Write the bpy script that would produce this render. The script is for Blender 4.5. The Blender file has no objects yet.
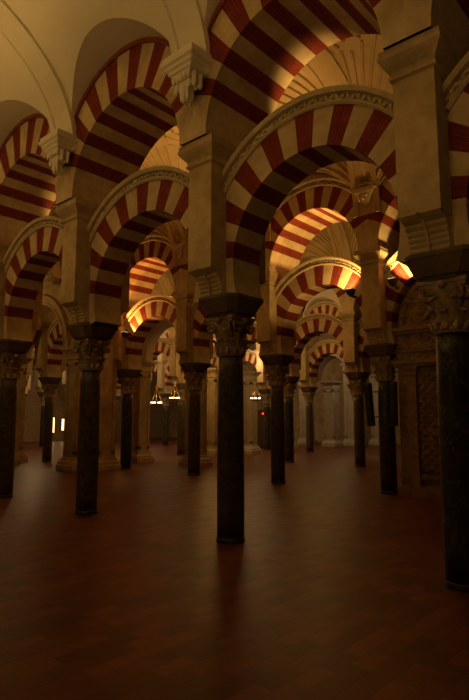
import bpy, math, random
from math import sin, cos, pi, sqrt, radians, atan2, acos
from mathutils import Vector, Matrix, noise

random.seed(7)
SC = bpy.context.scene
COL = SC.collection

# ------------------------------------------------------------------ mesh builder
class MB:
    def __init__(self):
        self.v = []; self.f = []; self.m = []; self.uv = []; self.sm = []
    def add(self, pts, faces, mat=0, uvs=None, smooth=False):
        o = len(self.v)
        self.v += [tuple(p) for p in pts]
        for i, fc in enumerate(faces):
            self.f.append([o + k for k in fc]); self.m.append(mat)
            self.uv.append(uvs[i] if uvs else None); self.sm.append(smooth)
    def quad(self, a, b, c, d, mat=0, uv=None, smooth=False):
        self.add([a, b, c, d], [(0, 1, 2, 3)], mat, [uv] if uv else None, smooth)
    def box(self, x0, x1, y0, y1, z0, z1, mat=0):
        p = [(x0,y0,z0),(x1,y0,z0),(x1,y1,z0),(x0,y1,z0),(x0,y0,z1),(x1,y0,z1),(x1,y1,z1),(x0,y1,z1)]
        self.add(p, [(0,3,2,1),(4,5,6,7),(0,1,5,4),(1,2,6,5),(2,3,7,6),(3,0,4,7)], mat)
    def loft(self, rings, mat=0, closed=True, caps=True, smooth=False):
        n = len(rings[0]); pts = [p for r in rings for p in r]; fs = []
        for i in range(len(rings) - 1):
            for j in range(n if closed else n - 1):
                k = (j + 1) % n
                fs.append((i*n+j, i*n+k, (i+1)*n+k, (i+1)*n+j))
        self.add(pts, fs, mat, None, smooth)
        if caps and closed:
            self.add(rings[0], [tuple(range(n))[::-1]], mat)
            self.add(rings[-1], [tuple(range(n))], mat)
    def lathe(self, prof, n=24, mat=0, c=(0,0,0), smooth=True, caps=True):
        rings = [[(c[0]+r*cos(2*pi*k/n), c[1]+r*sin(2*pi*k/n), c[2]+z) for k in range(n)] for r, z in prof]
        self.loft(rings, mat, True, caps, smooth)
    def rects(self, prof, mat=0, cx=0, cy=0, ch=0.0):
        """stack of rectangles (hx, hy, z) with optional chamfered corners"""
        rings = []
        for hx, hy, z in prof:
            if ch > 0:
                rings.append([(cx-hx+ch,cy-hy,z),(cx+hx-ch,cy-hy,z),(cx+hx,cy-hy+ch,z),(cx+hx,cy+hy-ch,z),
                              (cx+hx-ch,cy+hy,z),(cx-hx+ch,cy+hy,z),(cx-hx,cy+hy-ch,z),(cx-hx,cy-hy+ch,z)])
            else:
                rings.append([(cx-hx,cy-hy,z),(cx+hx,cy-hy,z),(cx+hx,cy+hy,z),(cx-hx,cy+hy,z)])
        self.loft(rings, mat)
    def tube(self, path, r, n=6, mat=0, smooth=True):
        path = [Vector(p) for p in path]; rings = []
        for i, p in enumerate(path):
            t = (path[min(i+1, len(path)-1)] - path[max(i-1, 0)]).normalized()
            up = Vector((0,0,1)) if abs(t.z) < .9 else Vector((1,0,0))
            a = t.cross(up).normalized(); b = a.cross(t)
            rr = r[i] if isinstance(r, (list, tuple)) else r
            rings.append([tuple(p + a*rr*cos(2*pi*k/n) + b*rr*sin(2*pi*k/n)) for k in range(n)])
        self.loft(rings, mat, True, True, smooth)
    def ball(self, c, r, sx=1, sy=1, sz=1, n=8, mat=0):
        rings = []
        for i in range(1, n):
            a = pi*i/n - pi/2
            rings.append([(c[0]+r*sx*cos(a)*cos(2*pi*k/n), c[1]+r*sy*cos(a)*sin(2*pi*k/n), c[2]+r*sz*sin(a)) for k in range(n)])
        self.loft(rings, mat, True, True, True)
    def extrude_profile(self, prof, x0, x1, mat=0, fx=None):
        """prof: (y,z) closed polygon, extruded along x"""
        self.loft([[(x0,y,z) for y,z in prof],[(x1,y,z) for y,z in prof]], mat)
    def mesh(self, name, mats, sharp=None):
        me = bpy.data.meshes.new(name)
        me.from_pydata(self.v, [], self.f)
        for m in mats: me.materials.append(m)
        me.polygons.foreach_set('material_index', self.m)
        me.polygons.foreach_set('use_smooth', self.sm)
        if any(u for u in self.uv):
            lay = me.uv_layers.new(name='UVMap')
            for poly, u in zip(me.polygons, self.uv):
                if u:
                    for li, q in zip(poly.loop_indices, u): lay.data[li].uv = q
        me.validate(); me.update()
        import bmesh
        bm = bmesh.new(); bm.from_mesh(me)
        bmesh.ops.remove_doubles(bm, verts=bm.verts, dist=1e-5)
        bmesh.ops.recalc_face_normals(bm, faces=bm.faces)
        bm.to_mesh(me); bm.free()
        if sharp:
            me.polygons.foreach_set('use_smooth', [True]*len(me.polygons)); me.set_sharp_from_angle(angle=radians(sharp))
        return me

def obj(name, data, parent=None, loc=(0,0,0), rz=0, sc=(1,1,1)):
    o = bpy.data.objects.new(name, data); COL.objects.link(o)
    o.location = loc; o.rotation_euler = (0,0,rz); o.scale = sc
    if parent: o.parent = parent
    return o
def build(mb, name, mats, parent=None, **k):
    return obj(name, mb.mesh(name, mats), parent, **k)
def thing(name, label, cat, loc=(0,0,0), rz=0, group=None, sc=(1,1,1)):
    o = bpy.data.objects.new(name, None); COL.objects.link(o)
    o.empty_display_size = .1
    o.location = loc; o.rotation_euler = (0,0,rz); o.scale = sc
    tag(o, label, cat, group); return o
def tag(o, label, cat, group=None):
    o['label'] = label; o['category'] = cat
    if group: o['group'] = group
    return o
def structure(o):
    o['kind'] = 'structure'; return o
def copy_tree(o, parent=None):
    c = o.copy(); COL.objects.link(c); c.parent = parent
    for ch in list(o.children): copy_tree(ch, c)
    return c

# ------------------------------------------------------------------ materials
def mat_new(name):
    m = bpy.data.materials.new(name); m.use_nodes = True
    nt = m.node_tree; b = nt.nodes['Principled BSDF']
    return m, nt, b
def noise_mat(name, c1, c2, scale=3.0, rough=.85, bump=.15, bscale=30, detail=6, spec=.3, stain=None):
    m, nt, b = mat_new(name); N = nt.nodes; L = nt.links
    tc = N.new('ShaderNodeTexCoord'); nz = N.new('ShaderNodeTexNoise')
    nz.inputs['Scale'].default_value = scale; nz.inputs['Detail'].default_value = detail
    nz.inputs['Roughness'].default_value = .65
    L.new(tc.outputs['Object'], nz.inputs['Vector'])
    r = N.new('ShaderNodeValToRGB'); r.color_ramp.elements[0].position = .33; r.color_ramp.elements[1].position = .68
    r.color_ramp.elements[0].color = (*c1, 1); r.color_ramp.elements[1].color = (*c2, 1)
    L.new(nz.outputs['Fac'], r.inputs['Fac'])
    L.new(r.outputs['Color'], b.inputs['Base Color'])
    b.inputs['Roughness'].default_value = rough; b.inputs['Specular IOR Level'].default_value = spec
    if bump:
        n2 = N.new('ShaderNodeTexNoise'); n2.inputs['Scale'].default_value = bscale; n2.inputs['Detail'].default_value = 4
        L.new(tc.outputs['Object'], n2.inputs['Vector'])
        bp = N.new('ShaderNodeBump'); bp.inputs['Strength'].default_value = bump; bp.inputs['Distance'].default_value = .02
        L.new(n2.outputs['Fac'], bp.inputs['Height']); L.new(bp.outputs['Normal'], b.inputs['Normal'])
    return m
M = {}
M['stone'] = noise_mat('cream_limestone', (.36,.26,.15), (.60,.46,.285), 2.4, .9, .4, 22)
M['voussoir'] = noise_mat('cream_voussoir_stone', (.42,.31,.185), (.66,.52,.34), 2.6, .9, .35, 24)
M['pale'] = noise_mat('pale_carved_stone', (.46,.36,.23), (.62,.50,.34), 5, .85, .3, 50)
M['plaster'] = noise_mat('white_plaster', (.72,.66,.56), (.78,.72,.62), 1.1, .9, .06, 14)
M['ochre'] = noise_mat('ochre_vault_plaster', (.40,.27,.14), (.52,.37,.20), 1.4, .9, .12, 20)
M['impost'] = noise_mat('shade_darkened_impost_stone', (.10,.068,.042), (.16,.115,.07), 4, .85, .3, 30)  # stone darkened, the shade on the imposts is put into the colour
M['capital'] = noise_mat('carved_capital_stone', (.25,.17,.10), (.44,.32,.20), 8, .8, .35, 60)
M['grey'] = noise_mat('grey_white_stone', (.50,.44,.36), (.64,.58,.50), 2.0, .85, .15, 24)
M['brown_stone'] = noise_mat('brown_carved_stone', (.25,.165,.09), (.44,.31,.175), 7, .85, .4, 60)
M['wood'] = noise_mat('dark_wood_board', (.06,.035,.02), (.11,.065,.035), 6, .5, .1, 40)
M['iron'] = noise_mat('black_painted_iron', (.02,.02,.02), (.04,.037,.033), 8, .5, .05, 40)
M['brass'] = noise_mat('aged_brass', (.45,.28,.08), (.62,.42,.15), 8, .35, .05, 40)
M['brass'].node_tree.nodes['Principled BSDF'].inputs['Metallic'].default_value = .8

def brick_red():
    m, nt, b = mat_new('red_brick_voussoir'); N = nt.nodes; L = nt.links
    uv = N.new('ShaderNodeUVMap'); br = N.new('ShaderNodeTexBrick')
    br.inputs['Color1'].default_value = (.20,.028,.017,1); br.inputs['Color2'].default_value = (.155,.021,.014,1)
    br.inputs['Mortar'].default_value = (.24,.07,.042,1)
    br.inputs['Scale'].default_value = 1; br.inputs['Mortar Size'].default_value = .004
    br.inputs['Brick Width'].default_value = .30; br.inputs['Row Height'].default_value = .055
    L.new(uv.outputs['UV'], br.inputs['Vector'])
    nz = N.new('ShaderNodeTexNoise'); nz.inputs['Scale'].default_value = 5; nz.inputs['Detail'].default_value = 5
    tc = N.new('ShaderNodeTexCoord'); L.new(tc.outputs['Object'], nz.inputs['Vector'])
    mx = N.new('ShaderNodeMixRGB'); mx.blend_type = 'MULTIPLY'; mx.inputs['Fac'].default_value = .55
    r = N.new('ShaderNodeValToRGB'); r.color_ramp.elements[0].color = (.55,.5,.5,1); r.color_ramp.elements[1].color = (1.25,1.2,1.2,1)
    r.color_ramp.elements[0].position = .3; r.color_ramp.elements[1].position = .7
    L.new(nz.outputs['Fac'], r.inputs['Fac'])
    L.new(br.outputs['Color'], mx.inputs['Color1']); L.new(r.outputs['Color'], mx.inputs['Color2'])
    L.new(mx.outputs['Color'], b.inputs['Base Color'])
    bp = N.new('ShaderNodeBump'); bp.inputs['Strength'].default_value = .3; bp.inputs['Distance'].default_value = .01; bp.invert = True
    L.new(br.outputs['Fac'], bp.inputs['Height']); L.new(bp.outputs['Normal'], b.inputs['Normal'])
    b.inputs['Roughness'].default_value = .85; b.inputs['Specular IOR Level'].default_value = .2
    return m
M['red'] = brick_red()

def marble(name, dark, mid, vein, scale=7, vstr=.5):
    m, nt, b = mat_new(name); N = nt.nodes; L = nt.links
    tc = N.new('ShaderNodeTexCoord'); nz = N.new('ShaderNodeTexNoise'); nz.inputs['Scale'].default_value = scale
    nz.inputs['Detail'].default_value = 8; nz.inputs['Roughness'].default_value = .7; nz.inputs['Distortion'].default_value = .6
    L.new(tc.outputs['Object'], nz.inputs['Vector'])
    r = N.new('ShaderNodeValToRGB'); e = r.color_ramp.elements
    e[0].position = .35; e[0].color = (*dark, 1); e[1].position = .65; e[1].color = (*mid, 1)
    L.new(nz.outputs['Fac'], r.inputs['Fac'])
    n2 = N.new('ShaderNodeTexNoise'); n2.inputs['Scale'].default_value = 2.2; n2.inputs['Detail'].default_value = 5; n2.inputs['Distortion'].default_value = 1.8
    L.new(tc.outputs['Object'], n2.inputs['Vector'])
    r2 = N.new('ShaderNodeValToRGB'); q = r2.color_ramp.elements
    q[0].position = .485; q[0].color = (0,0,0,1); q[1].position = .5; q[1].color = (vstr,)*3 + (1,)
    z = r2.color_ramp.elements.new(.515); z.color = (0,0,0,1)
    L.new(n2.outputs['Fac'], r2.inputs['Fac'])
    mx = N.new('ShaderNodeMixRGB'); mx.inputs['Color2'].default_value = (*vein, 1)
    L.new(r2.outputs['Color'], mx.inputs['Fac']); L.new(r.outputs['Color'], mx.inputs['Color1'])
    L.new(mx.outputs['Color'], b.inputs['Base Color'])
    b.inputs['Roughness'].default_value = .38; b.inputs['Specular IOR Level'].default_value = .35
    return m
M['marble_green'] = marble('mottled_green_marble', (.034,.026,.016), (.140,.108,.066), (.2,.16,.10), 9)
M['marble_brown'] = marble('brown_grey_marble', (.040,.029,.019), (.125,.095,.062), (.22,.17,.11), 8)
M['marble_black'] = marble('black_veined_marble', (.017,.015,.012), (.062,.053,.042), (.19,.16,.12), 4, .7)

def floor_mat():
    m, nt, b = mat_new('terracotta_floor_tiles'); N = nt.nodes; L = nt.links
    tc = N.new('ShaderNodeTexCoord'); mp = N.new('ShaderNodeMapping'); mp.inputs['Rotation'].default_value = (0,0,radians(90))
    L.new(tc.outputs['Object'], mp.inputs['Vector'])
    br = N.new('ShaderNodeTexBrick'); br.inputs['Scale'].default_value = 1
    br.inputs['Brick Width'].default_value = .30; br.inputs['Row Height'].default_value = .15
    br.inputs['Mortar Size'].default_value = .006; br.inputs['Mortar Smooth'].default_value = .3
    br.inputs['Color1'].default_value = (.215,.060,.022,1); br.inputs['Color2'].default_value = (.085,.025,.011,1)
    br.inputs['Mortar'].default_value = (.10,.05,.03,1); br.inputs['Bias'].default_value = -.1
    L.new(mp.outputs['Vector'], br.inputs['Vector'])
    nz = N.new('ShaderNodeTexNoise'); nz.inputs['Scale'].default_value = 1.3; nz.inputs['Detail'].default_value = 8; nz.inputs['Roughness'].default_value = .7
    L.new(tc.outputs['Object'], nz.inputs['Vector'])
    r = N.new('ShaderNodeValToRGB'); r.color_ramp.elements[0].color = (.55,.52,.5,1); r.color_ramp.elements[1].color = (1.2,1.2,1.2,1)
    r.color_ramp.elements[0].position = .3; r.color_ramp.elements[1].position = .72
    L.new(nz.outputs['Fac'], r.inputs['Fac'])
    mx = N.new('ShaderNodeMixRGB'); mx.blend_type = 'MULTIPLY'; mx.inputs['Fac'].default_value = .8
    L.new(br.outputs['Color'], mx.inputs['Color1']); L.new(r.outputs['Color'], mx.inputs['Color2'])
    L.new(mx.outputs['Color'], b.inputs['Base Color'])
    rr = N.new('ShaderNodeMapRange'); rr.inputs['To Min'].default_value = .28; rr.inputs['To Max'].default_value = .5
    L.new(nz.outputs['Fac'], rr.inputs['Value']); L.new(rr.outputs['Result'], b.inputs['Roughness'])
    bp = N.new('ShaderNodeBump'); bp.inputs['Strength'].default_value = .6; bp.inputs['Distance'].default_value = .008; bp.invert = True
    L.new(br.outputs['Fac'], bp.inputs['Height']); L.new(bp.outputs['Normal'], b.inputs['Normal'])
    b.inputs['Specular IOR Level'].default_value = .4
    return m
M['floor'] = floor_mat()
def emit(name, col, s):
    m, nt, b = mat_new(name)
    b.inputs['Base Color'].default_value = (*col, 1)
    b.inputs['Emission Color'].default_value = (*col, 1); b.inputs['Emission Strength'].default_value = s
    return m
M['bulb'] = emit('warm_glowing_lamp_glass', (1,.72,.34), 6)
M['lens'] = emit('floodlight_lens', (1,.62,.22), 3)
M['slit'] = emit('daylit_window_glass', (1,.70,.30), 4)
M['redled'] = emit('red_indicator_lamp', (1,.06,.02), 3)

# ------------------------------------------------------------------ the column
SH = 2.40; ZI = 2.91; ZP = 3.17; ZR = 3.49                     # shaft top, impost bottom, impost top
def shaft_mesh(mat):
    b = MB()
    prof = [(.176+.010*sin(pi*t)*(1-t)-.012*t, .06+t*(SH-.06)) for t in [i/10 for i in range(11)]]
    b.lathe(prof, 32); return b.mesh('shaft', [mat])
def base_mesh():
    b = MB()
    b.lathe([(.182,0),(.187,.012),(.187,.03),(.183,.045),(.178,.06)], 32); return b.mesh('base', [M['marble_black']])
def leaf(b, ang, r0, z0, h, w, out, mat=0):
    n = 8; L = []; C = []; R = []
    for i in range(n+1):
        t = i/n
        if t < .8:
            rr = r0 + .015 + out*.45*(t/.8)**2; z = z0 + h*t/.8
        else:
            s = (t-.8)/.2*pi*.85
            rr = r0 + .015 + out*.45 + out*.35*(1-cos(s))/1.0; z = z0 + h + out*.45*sin(s) - out*.3*(s/pi)
        ww = w*(1-.35*t)*(1+.18*sin(t*16)) if i < n else w*.35
        tang = Vector((-sin(ang), cos(ang), 0)); rad = Vector((cos(ang), sin(ang), 0))
        c = rad*rr + Vector((0,0,z))
        L.append(c - tang*ww*.5 - rad*.018); C.append(c + rad*.014); R.append(c + tang*ww*.5 - rad*.018)
    pts = [p for tr in zip(L, C, R) for p in tr]; fs = []
    for i in range(n):
        a = 3*i; fs += [(a,a+1,a+4,a+3),(a+1,a+2,a+5,a+4)]
    b.add(pts, fs, mat, None, True)
def capital_mesh():
    b = MB(); z = SH
    b.lathe([(.165,z),(.192,z+.012),(.196,z+.03),(.185,z+.045),(.172,z+.05),(.178,z+.15),(.195,z+.3),(.235,z+.42),(.27,z+.47)], 24)
    for k in range(8): leaf(b, 2*pi*k/8, .172, z+.05, .15, .135, .11)
    for k in range(8): leaf(b, 2*pi*(k+.5)/8, .18, z+.10, .24, .13, .14)
    for k in range(4):
        a = pi/4 + k*pi/2; rad = Vector((cos(a), sin(a), 0)); tg = Vector((-sin(a), cos(a), 0))
        for s in (-1, 1):
            sp = []
            for i in range(22):
                t = i/21; th = t*2.3*2*pi; rr = .075*(1-.85*t)
                sp.append(rad*(.285+rr*cos(th+pi/2)*1.0+.02) + Vector((0,0,z+.40+rr*sin(th+pi/2))) + tg*s*.035)
            b.tube(sp, .017, 6)
        b.tube([rad*.19+Vector((0,0,z+.24)), rad*.215+Vector((0,0,z+.34)), rad*.25+Vector((0,0,z+.43)), rad*.30+Vector((0,0,z+.475))], .028, 6)
        rr = Vector((cos(k*pi/2), sin(k*pi/2), 0))
        b.ball(rr*.285 + Vector((0,0,z+.49)), .045, n=8)
    # abacus with concave sides
    for (o, z0, z1) in ((0, .47, .51), (.025, .51, .552)):
        ring = []
        for k in range(4):
            a = pi/4 + k*pi/2
            c0 = Vector((cos(a), sin(a), 0))*(.365+o); c1 = Vector((cos(a+pi/2), sin(a+pi/2), 0))*(.365+o)
            for i in range(6):
                t = i/6; p = c0.lerp(c1, t); p *= 1 - .12*sin(pi*t); ring.append(p)
        b.loft([[(p.x,p.y,z+z0) for p in ring],[(p.x,p.y,z+z1) for p in ring]])
    b.v = [(x*(1-.14*max(0,min(1,(z-SH-.05)/.3))), y*(1-.14*max(0,min(1,(z-SH-.05)/.3))), SH+(z-SH)*(ZI-SH)/.55) for x,y,z in b.v]
    return b.mesh('capital', [M['capital']])
def collar_mesh():
    b = MB(); z = SH
    b.lathe([(.176,z-.01),(.187,z),(.187,z+.02),(.178,z+.03)], 28)
    for k in range(12):
        a = 2*pi*k/12; rad = Vector((cos(a), sin(a), 0)); tg = Vector((-sin(a), cos(a), 0)); rings = []
        for t, w, o in ((0,.034,.012),(.4,.036,.022),(.75,.026,.034),(1,.008,.046)):
            c = rad*(.178+o) + Vector((0,0,z+.015+.085*t))
            rings.append([tuple(c-tg*w), tuple(c+rad*.012), tuple(c+tg*w), tuple(c-rad*.02)])
        b.loft(rings, 0, True, True, True)
    return b.mesh('leaf_collar', [M['pale']])
def impost_mesh():
    b = MB()
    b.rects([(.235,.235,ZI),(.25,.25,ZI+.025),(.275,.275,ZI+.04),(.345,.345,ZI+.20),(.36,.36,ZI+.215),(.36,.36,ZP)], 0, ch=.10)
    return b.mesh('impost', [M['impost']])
PROTO = {}
def proto_column(kind):
    t = thing('column', '', 'column')
    obj('base', ME['base'], t); obj('shaft', ME['shaft_'+kind], t)
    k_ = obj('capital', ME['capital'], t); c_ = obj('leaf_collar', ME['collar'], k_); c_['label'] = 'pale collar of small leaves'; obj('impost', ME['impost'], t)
    return t
ME = {'collar': collar_mesh(), 'base': base_mesh(), 'capital': capital_mesh(), 'impost': impost_mesh()}
for k in ('green','brown','black'): ME['shaft_'+k] = shaft_mesh(M['marble_'+k])

# ------------------------------------------------------------------ the pier
PX, PY, ZC = .21, .56, 5.22                        # pier half width, half depth, spring of the upper arch
def pier_meshes():
    b = MB()
    b.box(-PX, PX, -.30, .30, ZP, ZR+.1); b.box(-PX, PX, -PY, PY, ZR, 4.95)
    body = b.mesh('pier_body', [M['stone']])
    rolls = []
    for s in (-1, 1):
        b = MB(); prof = [(s*.29, ZP), (s*.29, ZR)]; n = 6; arc = []
        y0, y1 = .33, PY+.01
        for i in range(n):
            t0 = i/n; t1 = (i+1)/n
            ca = (y0 + (y1-y0)*(1-sqrt(max(0,1-t0*t0))) + .0, ZP + (ZR-ZP)*t0)
            cb = (y0 + (y1-y0)*(1-sqrt(max(0,1-t1*t1))) + .0, ZP + (ZR-ZP)*t1)
            for j in range(5):
                u = j/5; bul = .014*sin(pi*u)
                arc.append((s*(ca[0]+(cb[0]-ca[0])*u + bul), ca[1]+(cb[1]-ca[1])*u))
        arc.append((s*y1, ZR))
        pts = [(s*.29, ZP)] + arc + [(s*.29, ZR)]
        b.extrude_profile(pts, -PX+.01, PX-.01)
        mid = [(s*.29, ZP)] + [(y+s*.004, z) for y, z in [(s*(y0+.03+(y1-y0)*(1-sqrt(1-(i/8)**2))), ZP+(ZR-ZP)*i/8) for i in range(9)]] + [(s*.29, ZR)]
        b.extrude_profile(mid, -.014, .014)
        rolls.append(b.mesh('roll_corbel', [M['stone']]))
    b = MB()
    pr = [(0,4.90),(.03,4.92),(.03,4.95),(.012,4.97),(.02,5.00),(.05,5.04),(.085,5.08),(.11,5.12),(.11,5.16),(.10,5.165),(.10,ZC)]
    b.rects([(PX+o, PY+o, z) for o, z in pr])
    return body, rolls, b.mesh('cornice', [M['stone']])
ME['pier_body'], ME['rolls'], ME['cornice'] = pier_meshes()
def bracket_mesh():
    b = MB()
    b.rects([(.03,.05,6.18),(.07,.09,6.26),(.13,.12,6.36),(.19,.15,6.46),(.23,.17,6.50),(.23,.17,6.58)], 0, 0, -.58)
    for i in range(12):
        b.ball((random.uniform(-.12,.12), -.70-random.uniform(0,.03), random.uniform(6.32,6.5)), .03, n=6)
    b.tube([(.27*cos(a), -.70, 6.52+.16*sin(a)) for a in [pi*i/10 for i in range(11)]], .035)
    return b.mesh('carved_bracket', [M['pale']])
ME['bracket'] = bracket_mesh()
def proto_pier(carved):
    t = thing('pier', '', 'pier')
    obj('pier_body', ME['pier_body'], t)
    for m in ME['rolls']: obj('roll_corbel', m, t)
    obj('cornice', ME['cornice'], t)
    if carved: obj('carved_bracket', ME['bracket'], t)
    return t

# ------------------------------------------------------------------ arches (built for a bay of W0, scaled to others)
W0 = 3.08
def ring_mesh(name, ri, R, zc, segs, half, t, sub=3, zr=None, tb=None):
    b = MB(); zr = zc if zr is None else zr; tb = t if tb is None else tb; h = zr-zc
    def pt(a, r, y): return (r*cos(a), y, zc + r*sin(a))
    for a0, a1, mi in segs:
        n = max(1, sub if a1-a0 < .3 else 5)
        for i in range(n):
            p, q = a0+(a1-a0)*i/n, a0+(a1-a0)*(i+1)/n
            def lim(a):
                e = half/max(abs(cos(a)), 1e-6)
                if h > 0 and half*abs(math.tan(a)) < h+.05: return e
                return min(h*sin(a)+sqrt(max(0,R*R-(h*cos(a))**2)), e)
            Rp, Rq = lim(p), lim(q)
            vp, vq = (p-a0)*ri*1.3, (q-a0)*ri*1.3
            for y, flip in ((-t, 0), (tb, 1)):
                b.quad(pt(p,ri,y), pt(p,Rp,y), pt(q,Rq,y), pt(q,ri,y), mi, [(0,vp),(Rp-ri,vp),(Rq-ri,vq),(0,vq)])
            b.quad(pt(p,ri,-t), pt(q,ri,-t), pt(q,ri,tb), pt(p,ri,tb), mi, [(0,vp),(0,vq),(t+tb,vq),(t+tb,vp)])
            b.quad(pt(p,Rp,-t), pt(p,Rp,tb), pt(q,Rq,tb), pt(q,Rq,-t), mi, [(0,vp),(2*t,vp),(2*t,vq),(0,vq)])
    return b.mesh(name, [M['voussoir'], M['red']])
def voussoirs(start, n, lo, first=1):
    s = radians(start); e = pi - s; st = (e-s)/n
    return [(radians(lo), s, 0)] + [(s+i*st, s+(i+1)*st, 1 if (i % 2 == 0) == (first == 1) else 0) for i in range(n)] + [(e, pi-radians(lo), 0)]
LZ, LR, LV, LM = 3.54, 1.20, 1.66, 1.84
ME['lower_ring'] = ring_mesh('voussoirs', LR, LV, LZ, voussoirs(5, 17, -18), W0/2-.19, .27)
UR, UV_, UM, UZ = 1.29, 1.56, 1.63, 5.62
TF, TB = .70, .47                                   # upper wall of the nearest arcade: front and back faces from its axis
ME['upper_ring'] = ring_mesh('voussoirs', UR, UV_, ZC, voussoirs(22, 15, 0), W0/2, TF, 3, UZ, TB)
UV2, UM2 = 1.80, 1.97
ME['upper_ring_carved'] = ring_mesh('voussoirs', UR, UV2, ZC, voussoirs(24, 15, 0), W0/2, .60)
def moulding_mesh(r0, r1, zc, t, lo, style, mat, nrep=40, proud=.05, tb=None):
    b = MB(); n = 48
    if style == 'carved':
        prof = [(r0,-t),(r0-.005,-t-proud*.5),(r0+.02,-t-proud),(r0+.035,-t-proud),(r0+.04,-t+.0),(r1-.06,-t+.0),(r1-.055,-t-proud*1.5),(r1-.015,-t-proud*1.9),(r1,-t-proud*1.9),
                (r1,t+proud*1.9),(r1-.015,t+proud*1.9),(r1-.055,t+proud*1.5),(r1-.06,t),(r0+.04,t),(r0+.035,t+proud),(r0+.02,t+proud),(r0-.005,t+proud*.5),(r0,t)]
    else:
        prof = [(r0,-t-proud),(r1,-t-proud),(r1,tb+proud),(r0,tb+proud)]
    rings = []
    for i in range(n+1):
        a = radians(lo) + (pi-2*radians(lo))*i/n
        rings.append([(r*cos(a), y, zc+r*sin(a)) for r, y in prof])
    b.loft(rings, 0, True, True, False)
    if style == 'carved':
        rm = (r0+.04+r1-.06)/2; hw = (r1-r0-.10)/2
        for i in range(nrep):
            a = radians(lo+1.5) + (pi-2*radians(lo+1.5))*(i+.5)/nrep
            da = (pi-2*radians(lo))/nrep
            for s in (-1, 1):
                yy = s*(t+proud*.35)
                # an S shaped scroll with a bud
                path = []
                for j in range(7):
                    u = j/6; aa = a + da*(u-.5)*.95
                    rr = rm + hw*.85*sin((u-.5)*2*pi)*(1 if i % 2 else -1)
                    path.append((rr*cos(aa), yy, zc+rr*sin(aa)))
                b.tube(path, .021, 5)
                b.ball((rm*cos(a), yy+s*.004, zc+rm*sin(a)), .028, n=6)
    return b.mesh('carved_moulding' if style == 'carved' else 'brick_band', [mat])
ME['lower_mould'] = moulding_mesh(LV, LM, LZ, .27, 38, 'carved', M['pale'])
ME['upper_band'] = moulding_mesh(UV_, UM, UZ, TF, 12, 'band', M['red'], proud=.035, tb=TB)
ME['upper_mould'] = moulding_mesh(UV2, UM2, ZC, .60, 39.5, 'carved', M['pale'])
def proto_lower():
    t = thing('lower_arch', '', 'arch'); obj('voussoirs', ME['lower_ring'], t); obj('carved_moulding', ME['lower_mould'], t); return t
def proto_upper(carved):
    t = thing('upper_arch', '', 'arch')
    if carved: obj('voussoirs', ME['upper_ring_carved'], t); obj('carved_moulding', ME['upper_mould'], t)
    else: obj('voussoirs', ME['upper_ring'], t); obj('brick_band', ME['upper_band'], t)
    return t
def inst(key, maker, label, loc, group, sx=1):
    if key not in PROTO:
        o = PROTO[key] = maker()
    else:
        o = copy_tree(PROTO[key])
    o.location = loc; o.scale = (sx,1,1); o['label'] = label; o['group'] = group
    return o

# ------------------------------------------------------------------ arcades
A1 = [1.05, -2.05, -5.00, -8.12, -11.15, -14.20]    # E D C B A Z
SHIFT1 = [0, .06, .05, -.08, .02, 0]                # the columns stand a little off their piers, as old columns do
A2 = [-2.75,-5.58,-8.54,-11.53,-14.66,-16.95,-19.48,-22.1,-24.9]
A3 = [-6.55-2.95*k for k in range(10)]
A4 = [-10.20-2.65*k for k in range(11)]
Y1, Y2, Y3, Y4, YB = 5.5, 11.25, 17.1, 23.0, 34.0
ORD = ['first','second','third','fourth','fifth','sixth','seventh','eighth','ninth','tenth','eleventh','twelfth']
N1c = ['at far right end beyond the picture', 'thick in view at the right edge', 'standing alone in the middle foreground',
       'second from left, before the stone pier', 'cut by the left edge', 'hidden past the left edge']
N1b = ['at upper right beyond the big right pier', 'top centre, widest in view', 'left of the centre column',
       'at the left edge', 'beyond the left edge']
ROW = {2: 'second arcade back', 3: 'third arcade back', 4: 'farthest arcade'}
KIND1 = ['black','black','brown','green','brown','black']
def arcade(n, xs, Y):
    kinds = KIND1 if n == 1 else [('brown','black','green')[(i*2+n) % 3] for i in range(len(xs))]
    for i, x in enumerate(xs):
        k = kinds[i]; word = {'black':'black veined','green':'mottled green','brown':'brown grey'}[k]
        if n == 1:
            lc = f'{word} marble column, nearest arcade, {N1c[i]}'
            lp = f'cream pier on roll corbels, its column {N1c[i]}'
        else:
            lc = f'{word} marble column, {ORD[i]} from the right in the {ROW[n]}'
            lp = f'cream pier with cornice on the {ORD[i]} column from right, {ROW[n]}'
        inst('col'+k, lambda: proto_column(k), lc, (x + (SHIFT1[i] if n == 1 else 0), Y, 0), f'columns of the {ROW.get(n, "nearest arcade")}')
        inst('pier%d' % (n > 1), lambda: proto_pier(n > 1), lp, (x, Y, 0), f'piers of the {ROW.get(n, "nearest arcade")}')
    for i in range(len(xs)-1):
        cx = (xs[i]+xs[i+1])/2; w = abs(xs[i]-xs[i+1])
        if n == 1:
            ll = f'striped lower arch with carved rim, nearest arcade, {N1b[i]}'
            lu = f'striped upper arch with brick rim, nearest arcade, {N1b[i]}'
        else:
            ll = f'red and cream lower arch, {ORD[i]} from the right in the {ROW[n]}'
            lu = f'red and cream upper arch, {ORD[i]} from the right in the {ROW[n]}'
        inst('low', proto_lower, ll, (cx, Y, 0), f'lower arches of the {ROW.get(n, "nearest arcade")}', w/W0)
        inst('up%d' % (n > 1), lambda: proto_upper(n > 1), lu, (cx, Y, 0), f'upper arches of the {ROW.get(n, "nearest arcade")}', w/W0)
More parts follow.
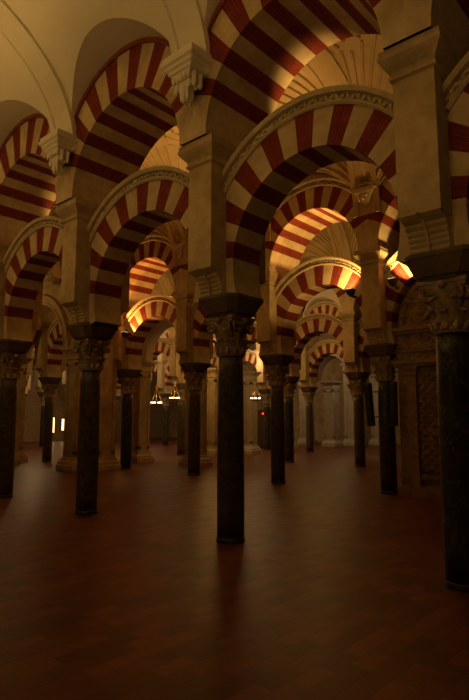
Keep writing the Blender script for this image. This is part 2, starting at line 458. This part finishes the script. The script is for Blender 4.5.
def arcade_wall(name, xs, Y, R, zr=ZC, tf=.585, tb=.585):
    b = MB(); top = 8.9
    for i in range(len(xs)-1):
        cx = (xs[i]+xs[i+1])/2; w = abs(xs[i]-xs[i+1]); s = w/W0; n = 24
        for j in range(n):
            u0 = -W0/2 + W0*j/n; u1 = -W0/2 + W0*(j+1)/n
            z0 = zr + sqrt(max(0,R*R-u0*u0)) - .01; z1 = zr + sqrt(max(0,R*R-u1*u1)) - .01
            xa, xb = cx+u0*s, cx+u1*s
            for y in (Y-tf, Y+tb): b.quad((xa,y,z0),(xb,y,z1),(xb,y,top),(xa,y,top))
            b.quad((xa,Y-tf,z0),(xa,Y+tb,z0),(xb,Y+tb,z1),(xb,Y-tf,z1))
    return structure(build(b, name, [M['stone']]))
arcade(1, A1, Y1); arcade(2, A2, Y2); arcade(3, A3, Y3); arcade(4, A4, Y4)
arcade_wall('wall_front', A1, Y1, UV_, UZ, TF-.02, TB-.02); arcade_wall('wall_middle', A2, Y2, UV2)
arcade_wall('wall_rear', A3, Y3, UV2); arcade_wall('wall_far', A4, Y4, UV2)

# ------------------------------------------------------------------ vaults
ZS, HA, HB = 6.0, 1.34, 2.3; NAR = .13
def vault(name, xs, y0, y1, mat, ribs=True, fan=False, hb=HB, xe=None):
    yc, b_ = (y0+y1)/2, (y1-y0)/2
    m = MB(); fanb = MB(); x0s = xs; xe = xe or xs
    xs = [(p+q)/2 for p, q in zip(x0s, xe)]
    def skew(x, y):
        # bays follow the columns of both arcades, whose spacing differs a little
        t = (y-y0)/(y1-y0)
        for i in range(len(xs)-1):
            if x >= xs[i+1] or i == len(xs)-2:
                u = (x-xs[i])/(xs[i+1]-xs[i])
                return (x0s[i]+(x0s[i+1]-x0s[i])*u)*(1-t) + (xe[i]+(xe[i+1]-xe[i])*u)*t
    for i in range(len(xs)-1):
        cx = (xs[i]+xs[i+1])/2; a = abs(xs[i]-xs[i+1])/2
        tn = [pi/2*k/16 for k in range(17)]; k_ = a/(a-NAR)
        xn = [sin(t)/k_ for t in tn]
        def zz(u, v): return ZS + max(HA*sqrt(max(0,1-(u*k_)**2)), hb*sqrt(max(0,1-v*v)))
        yn = [sqrt(max(0, 1-((HA/hb)**2)*max(0,1-(u*k_)**2))) for u in xn]       # groin nodes
        extra = [yn[0]*k/6 for k in range(6)]
        ys = extra + yn; off = len(extra); xn.append(1.0)
        for sx in (-1, 1):
            for sy in (-1, 1):
                for p in range(len(xn)-1):
                    for q in range(len(ys)-1):
                        P = [(xn[p],ys[q]),(xn[p+1],ys[q]),(xn[p+1],ys[q+1]),(xn[p],ys[q+1])]
                        V = [(cx+sx*u*a, yc+sy*v*b_, zz(u,v)) for u, v in P]
                        if q-off == p: m.add(V, [(0,1,2),(0,2,3)], 0, None, False)
                        else: m.add(V, [(0,1,2,3)], 0, None, True)
        if fan:
            for sx in (-1, 1):
                for sy in (-1, 1):
                    for ang in range(8, 84, 7):
                        path = []
                        for k in range(1, 15):
                            s = (k/14)**1.4*1.45; u = 1 - s*cos(radians(ang)); v = 1 - s*sin(radians(ang))
                            if u < -.02 or v < -.02: break
                            z = zz(u, v); path.append((cx+sx*u*a, yc+sy*v*b_, z-.02))
                        if len(path) > 2: fanb.tube(path, .030, 6)
    m.v = [(skew(x, y), y, z) for x, y, z in m.v]
    c = structure(obj(name, m.mesh(name, [mat], 12)))
    if ribs:
        for x in xs[1:-1] if len(xs) > 2 else []:
            r = MB(); rings = []
            for k in range(41):
                th = pi*k/40; cy, sz = cos(th), sin(th)
                nrm = Vector((cy/b_, sz/hb)).normalized()
                y, z = yc + b_*cy, ZS + hb*sz
                pr = [(-.31,-.03),(-.31,.06),(-.19,.06),(-.17,.03),(.17,.03),(.19,.06),(.31,.06),(.31,-.03)]
                rings.append([(x+u, y-nrm.x*d, z-nrm.y*d) for u, d in pr])
            r.loft(rings, 0, True, True, False)
            r.v = [(skew(x, y) + (px - x), y, z) for px, y, z in r.v]
            build(r, 'transverse_rib', [mat], c)
    if fan:
        fanb.v = [(skew(x, y), y, z) for x, y, z in fanb.v]; build(fanb, 'fan_ribs', [mat], c)
    return c
vault('ceiling', A1, -1.0, Y1-TF+.02, M['plaster'])
A2v = A2
vault('ceiling', A1 + [-17.2,-20.0,-22.8,-25.6], Y1+.45, Y2-.585, M['ochre'], True, True, HB, [0.05] + A2)
vault('ceiling', [-2.80+.9] + A2[1:] , Y2+.585, Y3-.585, M['ochre'], True, True, HB, [-3.60] + A3[:8])
vault('ceiling', A3[1:] + [-36.0], Y3+.585, Y4-.585, M['grey'], True, False, HB, A4[:10])
b = MB(); b.quad((-40,Y4+.5,8.2),(2,Y4+.5,8.2),(2,YB,8.2),(-40,YB,8.2)); structure(build(b, 'ceiling', [M['grey']]))

# pendants on the front of the nearest arcade
def pendant_meshes():
    b = MB()
    b.rects([(.16,.12,6.05),(.24,.17,6.10),(.25,.18,6.14),(.30,.22,6.16),(.31,.23,6.21),(.36,.27,6.24),(.37,.28,6.29),(.42,.32,6.32),(.43,.33,6.38),(.40,.30,6.40),(.40,.30,6.46)])
    block = b.mesh('stepped_block', [M['plaster']])
    b = MB()
    b.rects([(.05,.06,5.66),(.10,.08,5.72),(.11,.09,5.86),(.20,.13,5.98),(.22,.15,6.10)])
    for sx in (-1, 0, 1):
        for sy in (-1, 1):
            zz = 5.70 if sx == 0 else 5.93
            b.lathe([(.015,zz-.06),(.05,zz-.02),(.055,zz+.03),(.035,zz+.08),(.05,zz+.14),(.05,zz+.22)], 10, 0, (sx*.15, sy*.09, 0))
    for s in (-1, 1):
        b.lathe([(.015,5.86),(.055,5.91),(.05,5.97),(.06,6.1)], 10, 0, (s*.24, -.05, 0))
        b.lathe([(.015,5.86),(.055,5.91),(.05,5.97),(.06,6.1)], 10, 0, (s*.24, .12, 0))
    for i in range(5):
        b.lathe([(.01,5.98),(.04,6.01),(.045,6.10)], 8, 0, (-.2+.1*i, -.17, 0))
    return block, b.mesh('scalloped_drop', [M['plaster']])
pb, pdrop = pendant_meshes()
pn = ['out of view at the far right', 'above the top edge over the big right pier', 'top centre beside the widest arch', 'upper left between two striped arches', 'out of view past the left edge']
for i in range(1, 5):
    t = thing('pendant_corbel', f'white plaster pendant corbel carrying vault rib, {pn[i]}', 'corbel', (A1[i], Y1-.60-.24, 0), 0, 'white pendants on the nearest arcade')
    t.scale = (.70,.62,.80); t.location.y = Y1-TF-.17; t.location.z = 6.45*.20-.20; t.location.x += .06
    obj('stepped_block', pb, t); obj('scalloped_drop', pdrop, t)

# ------------------------------------------------------------------ floor and end walls
b = MB(); b.quad((-41,-5,0),(8,-5,0),(8,YB,0),(-41,YB,0)); structure(build(b, 'floor', [M['floor']]))
b = MB(); b.box(-41, 2, YB, YB+.4, 0, 8.3); structure(build(b, 'wall_back', [M['stone']]))
WX = -38.0
b = MB(); b.box(WX-.4, WX, -5, YB, 0, 8.6); structure(build(b, 'wall_left', [M['brown_stone']]))
for i, (y, z0, z1, w) in enumerate(((22.3,.62,1.72,.24),(23.15,.78,1.62,.24))):
    b = MB()
    for (ya, yb, za, zb) in ((y-w/2-.08,y-w/2,z0-.08,z1+.08),(y+w/2,y+w/2+.08,z0-.08,z1+.08),(y-w/2,y+w/2,z1,z1+.08),(y-w/2,y+w/2,z0-.08,z0)):
        b.box(WX-.02, WX+.07, ya, yb, za, zb)
    o = structure(build(b, f'window_{i+1}', [M['stone']]))
    b = MB(); b.box(WX-.01, WX+.02, y-w/2, y+w/2, z0, z1); build(b, 'glass', [M['slit']], o)

# ------------------------------------------------------------------ stone piers and stone arches
def stone_pier(label, x, y, wx, wy, h, mat, tall=0, rz=0):
    t = thing('stone_pier', label, 'pier', (x, y, 0), rz, 'dressed stone piers behind the arcades')
    hx, hy = wx/2, wy/2
    b = MB(); b.rects([(hx+.16,hy+.16,0),(hx+.16,hy+.16,.16),(hx+.13,hy+.13,.18),(hx+.13,hy+.13,.24),(hx+.06,hy+.06,.32),(hx+.05,hy+.05,.37),(hx+.01,hy+.01,.40)])
    build(b, 'plinth', [mat], t)
    b = MB(); b.box(-hx, hx, -hy, hy, .38, h-.40)
    for s in (-1, 1):                               # raised frame of the sunk panel on each face
        for (u0, u1, z0, z1) in ((-hx,-hx*.62,.5,h-.5),(hx*.62,hx,.5,h-.5),(-hx,hx,h-.6,h-.4),(-hx,hx,.38,.58)):
            b.box(u0, u1, s*hy-.025, s*hy+.025, z0, z1)
        for (u0, u1, z0, z1) in ((-hy,-hy*.62,.5,h-.5),(hy*.62,hy,.5,h-.5),(-hy,hy,h-.6,h-.4),(-hy,hy,.38,.58)):
            b.box(s*hx-.025, s*hx+.025, u0, u1, z0, z1)
    build(b, 'shaft', [mat], t)
    b = MB(); b.rects([(hx+.02,hy+.02,h-.42),(hx+.05,hy+.05,h-.38),(hx+.03,hy+.03,h-.34),(hx+.03,hy+.03,h-.22),(hx+.09,hy+.09,h-.14),(hx+.15,hy+.15,h-.08),(hx+.16,hy+.16,h-.05),(hx+.16,hy+.16,h)])
    build(b, 'capital', [mat], t)
    if tall:
        b = MB(); b.box(-hx, hx, -hy, hy, h, tall); build(b, 'upper_block', [mat], t)
    return t
def stone_arch(label, x, y, r, zc, mat, t=.35, band=.32):
    o = thing('stone_arch', label, 'arch', (x, y, 0), 0, 'plain stone arches behind the arcades')
    b = MB(); n = 28
    prof = [(r,-t),(r+.05,-t-.03),(r+.08,-t-.03),(r+.09,-t),(r+band-.1,-t),(r+band-.07,-t-.05),(r+band,-t-.06),(r+band,t+.06),(r+band-.07,t+.05),(r+band-.1,t),(r+.09,t),(r+.08,t+.03),(r+.05,t+.03),(r,t)]
    b.loft([[(q*cos(pi*i/n), yy, zc+q*sin(pi*i/n)) for q, yy in prof] for i in range(n+1)])
    build(b, 'archivolt', [mat], o)
    b = MB()
    for i in range(n):
        x0, x1 = -(r+band)+2*(r+band)*i/n, -(r+band)+2*(r+band)*(i+1)/n
        R = r+band-.04
        z0, z1 = zc+sqrt(max(0,R*R-x0*x0)), zc+sqrt(max(0,R*R-x1*x1))
        top = zc+r+band+.25
        for s in (-1,1): b.quad((x0,s*t*.9,z0),(x1,s*t*.9,z1),(x1,s*t*.9,top),(x0,s*t*.9,top))
        b.quad((x0,-t*.9,top),(x1,-t*.9,top),(x1,t*.9,top),(x0,t*.9,top))
        b.quad((x0,-t*.9,z0),(x0,t*.9,z0),(x1,t*.9,z1),(x1,-t*.9,z1))
    build(b, 'spandrel', [mat], o)
    return o
stone_pier('brown stone pier with plinth left of the second column from left', -15.52, 10.02, .62, .62, 3.85, M['stone'], 6.0)
stone_pier('plain brown stone pier right behind the second column from left', -15.0, 10.50, .62, .62, 5.6, M['stone'])
stone_pier('stone pier under the left stone arch, behind the left edge column', -19.95, 10.02, .62, .62, 3.85, M['stone'], 6.0)
stone_arch('plain stone arch low at the left behind the nearest striped arch', -17.73, 10.02, 1.68, 3.85, M['stone'])
t = thing('carved_corbel', 'carved leafy stone corbel with a row of eggs above the left stone arch', 'corbel', (-17.15, 9.62, 6.06))
b = MB()
for i in range(7): b.ball((-.54+.18*i, -.10, .13), .10, .9, .9, 1.3, n=8)
build(b, 'egg_row', [M['pale']], t)
b = MB(); b.rects([(.62,.16,0),(.62,.16,.05),(.60,.14,.06),(.60,.14,.26)]); build(b, 'bed', [M['pale']], t)
b = MB(); n = 28
rings = []
for i in range(n+1):
    u = i/n; rings.append([(x*(1-.35*u), -.14-.24*u*u-.16*max(0,noise.noise(Vector((x*9,u*8,1))))-.10*abs(sin(x*13+u*5))*abs(sin(u*9)), .26+.85*u) for x in [-.6+1.2*k/48 for k in range(49)]] + [(.6*(1-.35*u), .2, .26+.85*u), (-.6*(1-.35*u), .2, .26+.85*u)])
b.loft(rings, 0, True, True, True); build(b, 'leaf_block', [M['pale']], t)
stone_pier('slim stone pilaster pier between the left columns, under a stone arch', -16.55, 13.3, .50, .5, 3.75, M['stone'], 5.0)
stone_pier('stone pier at the hidden right foot of the middle stone arch', -13.55, 13.3, .50, .5, 3.75, M['stone'], 5.0)
stone_arch('pale stone arch under the orange lit striped arch at left', -15.05, 13.3, 1.24, 3.75, M['pale'])
stone_pier('brown stone pier just left of the centre column', -16.9, 17.75, .48, .48, 3.8, M['stone'])
stone_pier('white stone pier just right of the centre column, under hanging lamp', -16.75, 20.0, .42, .42, 3.8, M['grey'])
stone_pier('white stone pier between two dark columns right of centre', -18.1, 24.8, .5, .5, 3.8, M['grey'])
stone_pier('pale fluted stone pier seen under the far arches right of centre', -17.5, 28.3, .62, .62, 3.8, M['grey'])
stone_pier('flat pale stone pier right of the fluted far pier', -17.15, 30.2, .95, .5, 5.0, M['grey'])
stone_pier('pale stone pier in the gap left of the carved screen', -16.6, 32.3, .62, .62, 4.4, M['grey'])
stone_pier('far pale stone pier left of the fluted far pier', -20.4, 30.0, .75, .5, 4.2, M['grey'])
stone_arch('pale concentric stone arch above the far fluted pier', -18.7, 30.6, 1.45, 4.15, M['grey'], .8, .4)

# ------------------------------------------------------------------ carved screen filling the bay at the right
def relief(b, x0, x1, z0, z1, y, depth, nx, nz, fn, mat=0):
    pts = []; fs = []
    for j in range(nz+1):
        for i in range(nx+1):
            x = x0+(x1-x0)*i/nx; z = z0+(z1-z0)*j/nz
            pts.append((x, y - depth*fn(x, z), z))
    for j in range(nz):
        for i in range(nx):
            a = j*(nx+1)+i; fs.append((a,a+1,a+nx+2,a+nx+1))
    b.add(pts, fs, mat, None, True)
def scrolls(x, z):
    p = Vector((x*7, 3.1, z*7)); v = noise.noise(p + 1.5*noise.noise_vector(p*.6))
    return max(0, min(1, .5+1.6*v))
def lace(x, z):
    u = (x*5.2) % 1 - .5; w = (z*5.2) % 1 - .5
    d = sqrt(u*u+w*w); a = atan2(w, u)
    return max(0, min(1, (.30+.12*cos(6*a)-d)*9))*.8 + .5*max(0, min(1, (d-.47)*14)) + .25*scrolls(x*2.2, z*2.2)
SY = Y2-.02
scr = thing('carved_screen', 'brown carved stone screen filling the arch bay between the right columns', 'screen', (0,0,0))
xl, xr = A2[1]+.30, A2[0]-.30
b = MB(); b.box(xl, xr, SY+.02, SY+.25, 0, 3.5)
n = 20
for i in range(n):                                  # tympanum backing up to the intrados
    cx = (A2[0]+A2[1])/2; s = 2.87/W0
    u0, u1 = -LR+2*LR*i/n, -LR+2*LR*(i+1)/n
    z0, z1 = LZ+sqrt(max(0,LR*LR-u0*u0)), LZ+sqrt(max(0,LR*LR-u1*u1))
    for yy in (SY+.03, SY+.24): b.quad((cx+u0*s,yy,3.45),(cx+u1*s,yy,3.45),(cx+u1*s,yy,z1),(cx+u0*s,yy,z0))
build(b, 'backing', [M['brown_stone']], scr)
b = MB()
cx = (A2[0]+A2[1])/2
relief(b, cx-1.05, cx+1.05, 3.52, 4.72, SY+.0, .09, 90, 52, lambda x, z: scrolls(x, z) if ((x-cx)/.935)**2+((z-LZ)/1.0)**2 < 1.12 else -.5)
build(b, 'carved_tympanum', [M['brown_stone']], scr)
b = MB(); b.tube([(cx+1.03*.935*cos(a), SY-.04, LZ+1.07*sin(a)) for a in [pi*i/24 for i in range(25)]], .05, 8)
build(b, 'tympanum_rim', [M['stone']], scr)
b = MB()
for (z0, z1, d) in ((3.36,3.42,.16),(3.42,3.50,.22),(2.98,3.03,.10),(2.66,2.72,.14),(2.72,2.80,.2)):
    b.box(xl-.02, xr+.02, SY-d, SY+.05, z0, z1)
relief(b, xl, xr, 3.04, 3.36, SY-.02, .09, 100, 16, scrolls)
relief(b, xl, xr, 2.80, 2.98, SY-.02, .06, 100, 10, lace)
build(b, 'entablature', [M['brown_stone']], scr)
for px_ in (xl+.34, cx+.05, xr-.34):
    b = MB(); b.box(px_-.10, px_+.10, SY-.10, SY+.05, .42, 2.46); b.box(px_-.13, px_+.13, SY-.14, SY+.05, .18, .42)
    b.rects([(.10,.10,2.44),(.13,.13,2.50),(.11,.11,2.54),(.15,.15,2.62),(.16,.16,2.67)], 0, px_, SY)
    build(b, 'pilaster', [M['brown_stone']], scr)
for (x0, x1) in ((xl+.46, cx-.07), (cx+.17, xr-.46)):
    b = MB(); relief(b, x0, x1, .50, 2.60, SY-.0, .06, 60, 170, lace); build(b, 'relief_panel', [M['brown_stone']], scr)
b = MB(); b.box(xl, xr, SY-.20, SY+.05, 0, .14); b.box(xl, xr, SY-.16, SY+.05, .14, .20); b.box(xl,xr,SY-.07,SY+.05,.36,.44)
build(b, 'plinth', [M['brown_stone']], scr)
for i, (dx, yy, lab, tilt) in enumerate(((-.20,-.12,'left',-4), (.24,-.20,'right',1))):
    t = thing('column_speaker', f'slim dark column loudspeaker mounted at the {lab} side of the column beside carved screen', 'loudspeaker', (A2[1]+dx, Y2+yy, 0), 0, 'loudspeakers on the screen column')
    b = MB(); b.rects([(.05,.06,1.42),(.06,.07,1.44),(.06,.07,2.34),(.05,.06,2.36)]); o = build(b, 'housing', [M['wood']], t)
    o.rotation_euler = (0, radians(tilt), 0)
    b = MB(); b.box(-.048,.048,-.080,-.068,1.48,2.30)
    for k in range(20): b.box(-.048,.048,-.085,-.079,1.49+.04*k,1.51+.04*k)
    o = build(b, 'grille', [M['iron']], t); o.rotation_euler = (0, radians(tilt), 0)
    for z in (1.62, 2.16):
        b = MB(); b.tube([(z*sin(radians(tilt)),0,z),(-dx*.6,-yy*.6,z)], .014, 6); build(b, 'bracket', [M['iron']], t)

# ------------------------------------------------------------------ light helper
def lightd(kind, loc, energy, color, target=None, size=.1, spot=None, blend=.6):
    l = bpy.data.lights.new('lamp_or_fill_light', kind); l.energy = energy; l.color = color
    if kind in ('POINT','SPOT'): l.shadow_soft_size = size
    if kind == 'AREA': l.size = size
    if spot: l.spot_size = radians(spot); l.spot_blend = blend
    o = bpy.data.objects.new('lamp_or_fill_light', l); COL.objects.link(o); o.location = loc
    if target: o.rotation_euler = (Vector(target)-Vector(loc)).to_track_quat('-Z','Y').to_euler()
    return o

# ------------------------------------------------------------------ hanging lamps
def lamp_proto():
    t = thing('hanging_lamp', '', 'lamp')
    b = MB(); b.lathe([(.02,-.07),(.12,-.055),(.23,-.02),(.255,0),(.255,.03),(.24,.035),(.235,.01),(.05,-.03)], 24, caps=False); build(b, 'dish', [M['brass']], t)
    for k in range(6):
        a = 2*pi*k/6
        b = MB(); b.lathe([(.02,.0),(.035,.03),(.035,.07),(.02,.09)], 8, 0, (.20*cos(a), .20*sin(a), 0)); build(b, 'glass_cup', [M['bulb']], t)
    for k in range(3):
        a = 2*pi*k/3+.4
        b = MB(); b.tube([(.25*cos(a),.25*sin(a),.03),(.10*cos(a),.10*sin(a),.38),(.02*cos(a),.02*sin(a),.62)], .014, 6); build(b, 'chain', [M['brass']], t)
    b = MB(); b.lathe([(.01,.58),(.06,.61),(.075,.66),(.05,.70),(.02,.74),(.015,.80)], 12); build(b, 'crown', [M['brass']], t)
    b = MB(); b.tube([(0,0,.8),(0,0,4.3)], .008, 5); build(b, 'hanging_rod', [M['iron']], t)
    return t
LAMPS = [((-17.6,16.0,2.42),'left of the centre column, largest'),((-16.9,14.4,2.17),'left, before a dark column'),
         ((-18.9,17.8,2.04),'small, low beside the dark column left of centre'),((-15.3,18.6,2.42),'just right of the centre column'),
         ((-29.5,15.0,2.32),'at the far left beside the left edge column')]
for i, (p, w) in enumerate(LAMPS):
    inst('lamp', lamp_proto, f'lit brass dish lamp on chains, {w}', p, 'hanging brass lamps')

for p, w in LAMPS: lightd('POINT', (p[0],p[1],p[2]+.22), 2.5, (1,.72,.36), None, .06)

# red indicator on the back wall, with its dark doorway built as a closed booth
t = thing('doorway_booth', 'dark doorway-like booth with a small red light, far back right of the centre column', 'booth', (-19.3, 24.3, 0), radians(20))
b = MB(); b.box(-.35,.35,-.3,.3,0,2.0); build(b, 'body', [M['wood']], t)
b = MB(); b.box(-.25,.25,-.33,-.29,.1,1.8); build(b, 'door', [M['wood']], t)
b = MB(); b.rects([(.36,.31,1.98),(.42,.37,2.05),(.42,.37,2.10)]); build(b, 'cornice', [M['wood']], t)
b = MB(); b.box(-.06,.06,-.36,-.31,1.86,1.94); build(b, 'red_indicator_light', [M['redled']], t)

# ------------------------------------------------------------------ floodlights on the piers
def flood_proto():
    t = thing('floodlight', '', 'floodlight')
    b = MB(); b.rects([(.06,.05,-.06),(.085,.075,.05),(.09,.08,.07)]); o = build(b, 'housing', [M['iron']], t)
    b = MB(); b.box(-.075,.075,-.065,.065,.071,.078); build(b, 'lens', [M['lens']], t)
    b = MB(); b.box(-.012,.012,-.05,.30,-.10,-.055); build(b, 'bracket', [M['iron']], t)
    return t
WARM = (1,.56,.14); WARM2 = (1,.57,.15); ORANGE = (1,.42,.085); NEUT = (1,.66,.30)
# (position, label tail, target, energy, colour, spot angle)
FL = [
 ((A2[1]-.50, Y2-.52, 4.36), 'left side of the pier left of the big right pier', (-.62,.12,.78), 85, WARM, 140),
 ((A2[1]+.50, Y2-.52, 4.42), 'right side of the pier left of the big right pier', (.62,.12,.78), 85, WARM, 140),
 ((A2[4]+.50, Y2-.56, 4.24), 'pier at left, below the orange lit arch', (.70,.12,.70), 130, ORANGE, 140),
]
for p, w, d, e, c, sp in FL:
    o = inst('flood', flood_proto, f'small black floodlight on the {w}', p, 'floodlights on the piers')
    d = Vector(d).normalized()
    q = Vector(p)+Vector((0,0,.10))+d*.03
    lightd('SPOT', q, e, c, q+d, .05, sp, .3)
# floods on the back of the nearest arcade, washing the second nave's vault
for x, e in ((A1[2]+.8,130),(A1[3]-.2,420),(A1[4]+.6,90)):
    lightd('SPOT', (x, Y1+.95, 5.1), e, WARM2, (x-.1, Y1+1.7, 8.0), .08, 104, .5)
lightd('POINT', (-18.2, 7.9, 5.0), 45, WARM2, None, .3)  # free-hanging fill light added to brighten the left of the second nave
# uplights on the cornices of the arcade behind the viewer, washing the near vault
for x, e in ((-12.0,350),(-8.0,370),(-3.5,340),(1.0,210)):
    lightd('SPOT', (x, -.4, 4.9), e, WARM2, (x-.3, .7, 8.0), .4, 100, .6)
lightd('SPOT', (-13.2, -.3, 5.2), 100, WARM2, (-7.5, 5.0, 5.9), .6, 60, .8)
# soft fill lights added behind the viewer, cut off low, no fixtures
for x, e in ((-14.0,80),(-10.5,85),(-6.5,80),(-2.5,80),(.6,60)):
    lightd('SPOT', (x, -.5, 3.2), e, WARM2, (x-.8, 5.5, 6.3), .6, 84, .55)
# lights added over two second-arcade lower arches to brighten the upper soffits
for x, e, c in ((A2[1]-.62, 170, WARM), (A2[3]-.62, 110, ORANGE)):
    lightd('SPOT', (x, Y2-.05, 5.32), e, c, (x-.8, Y2, 6.3), .05, 150, .5)
# point lights added to brighten the deeper naves, no fixtures
for p, e, c in (((-10.0,14.2,5.6),40,WARM),((-13.0,14.2,5.6),60,WARM),((-19.5,14.2,5.6),90,WARM),((-26,14.2,5.6),190,NEUT),
                ((-13.5,20,5.6),80,WARM2),((-16.3,16.3,4.4),50,WARM),((-19.0,20,5.6),110,WARM2),((-25,20,5.6),150,NEUT),((-31,19,5.6),120,NEUT),
                ((-15.5,27,5.6),100,NEUT),((-18.3,22.0,4.6),60,NEUT),((-22,28,5.6),100,NEUT),((-31,27,5.6),60,NEUT)):
    lightd('POINT', p, e, c, None, .5)

w = bpy.data.worlds.new('dim_interior'); SC.world = w; w.use_nodes = True
w.node_tree.nodes['Background'].inputs[0].default_value = (1,.55,.2,1)
w.node_tree.nodes['Background'].inputs[1].default_value = .01

# ------------------------------------------------------------------ camera
cd = bpy.data.cameras.new('camera'); cam = bpy.data.objects.new('camera', cd); COL.objects.link(cam)
f = 555.0; th = math.atan(70/f)
cd.sensor_fit = 'VERTICAL'; cd.sensor_height = 36.0; cd.sensor_width = 24.12; cd.lens = f/700*36
cam.location = (0,0,1.55); cam.rotation_euler = (pi/2+th, 0, radians(41.6))
cd.clip_start = .05; cd.clip_end = 200
SC.camera = cam
vs = SC.view_settings
vs.view_transform = 'Standard'; vs.look = 'None'; vs.gamma = 1; vs.use_curve_mapping = False
vs.exposure = -0.08
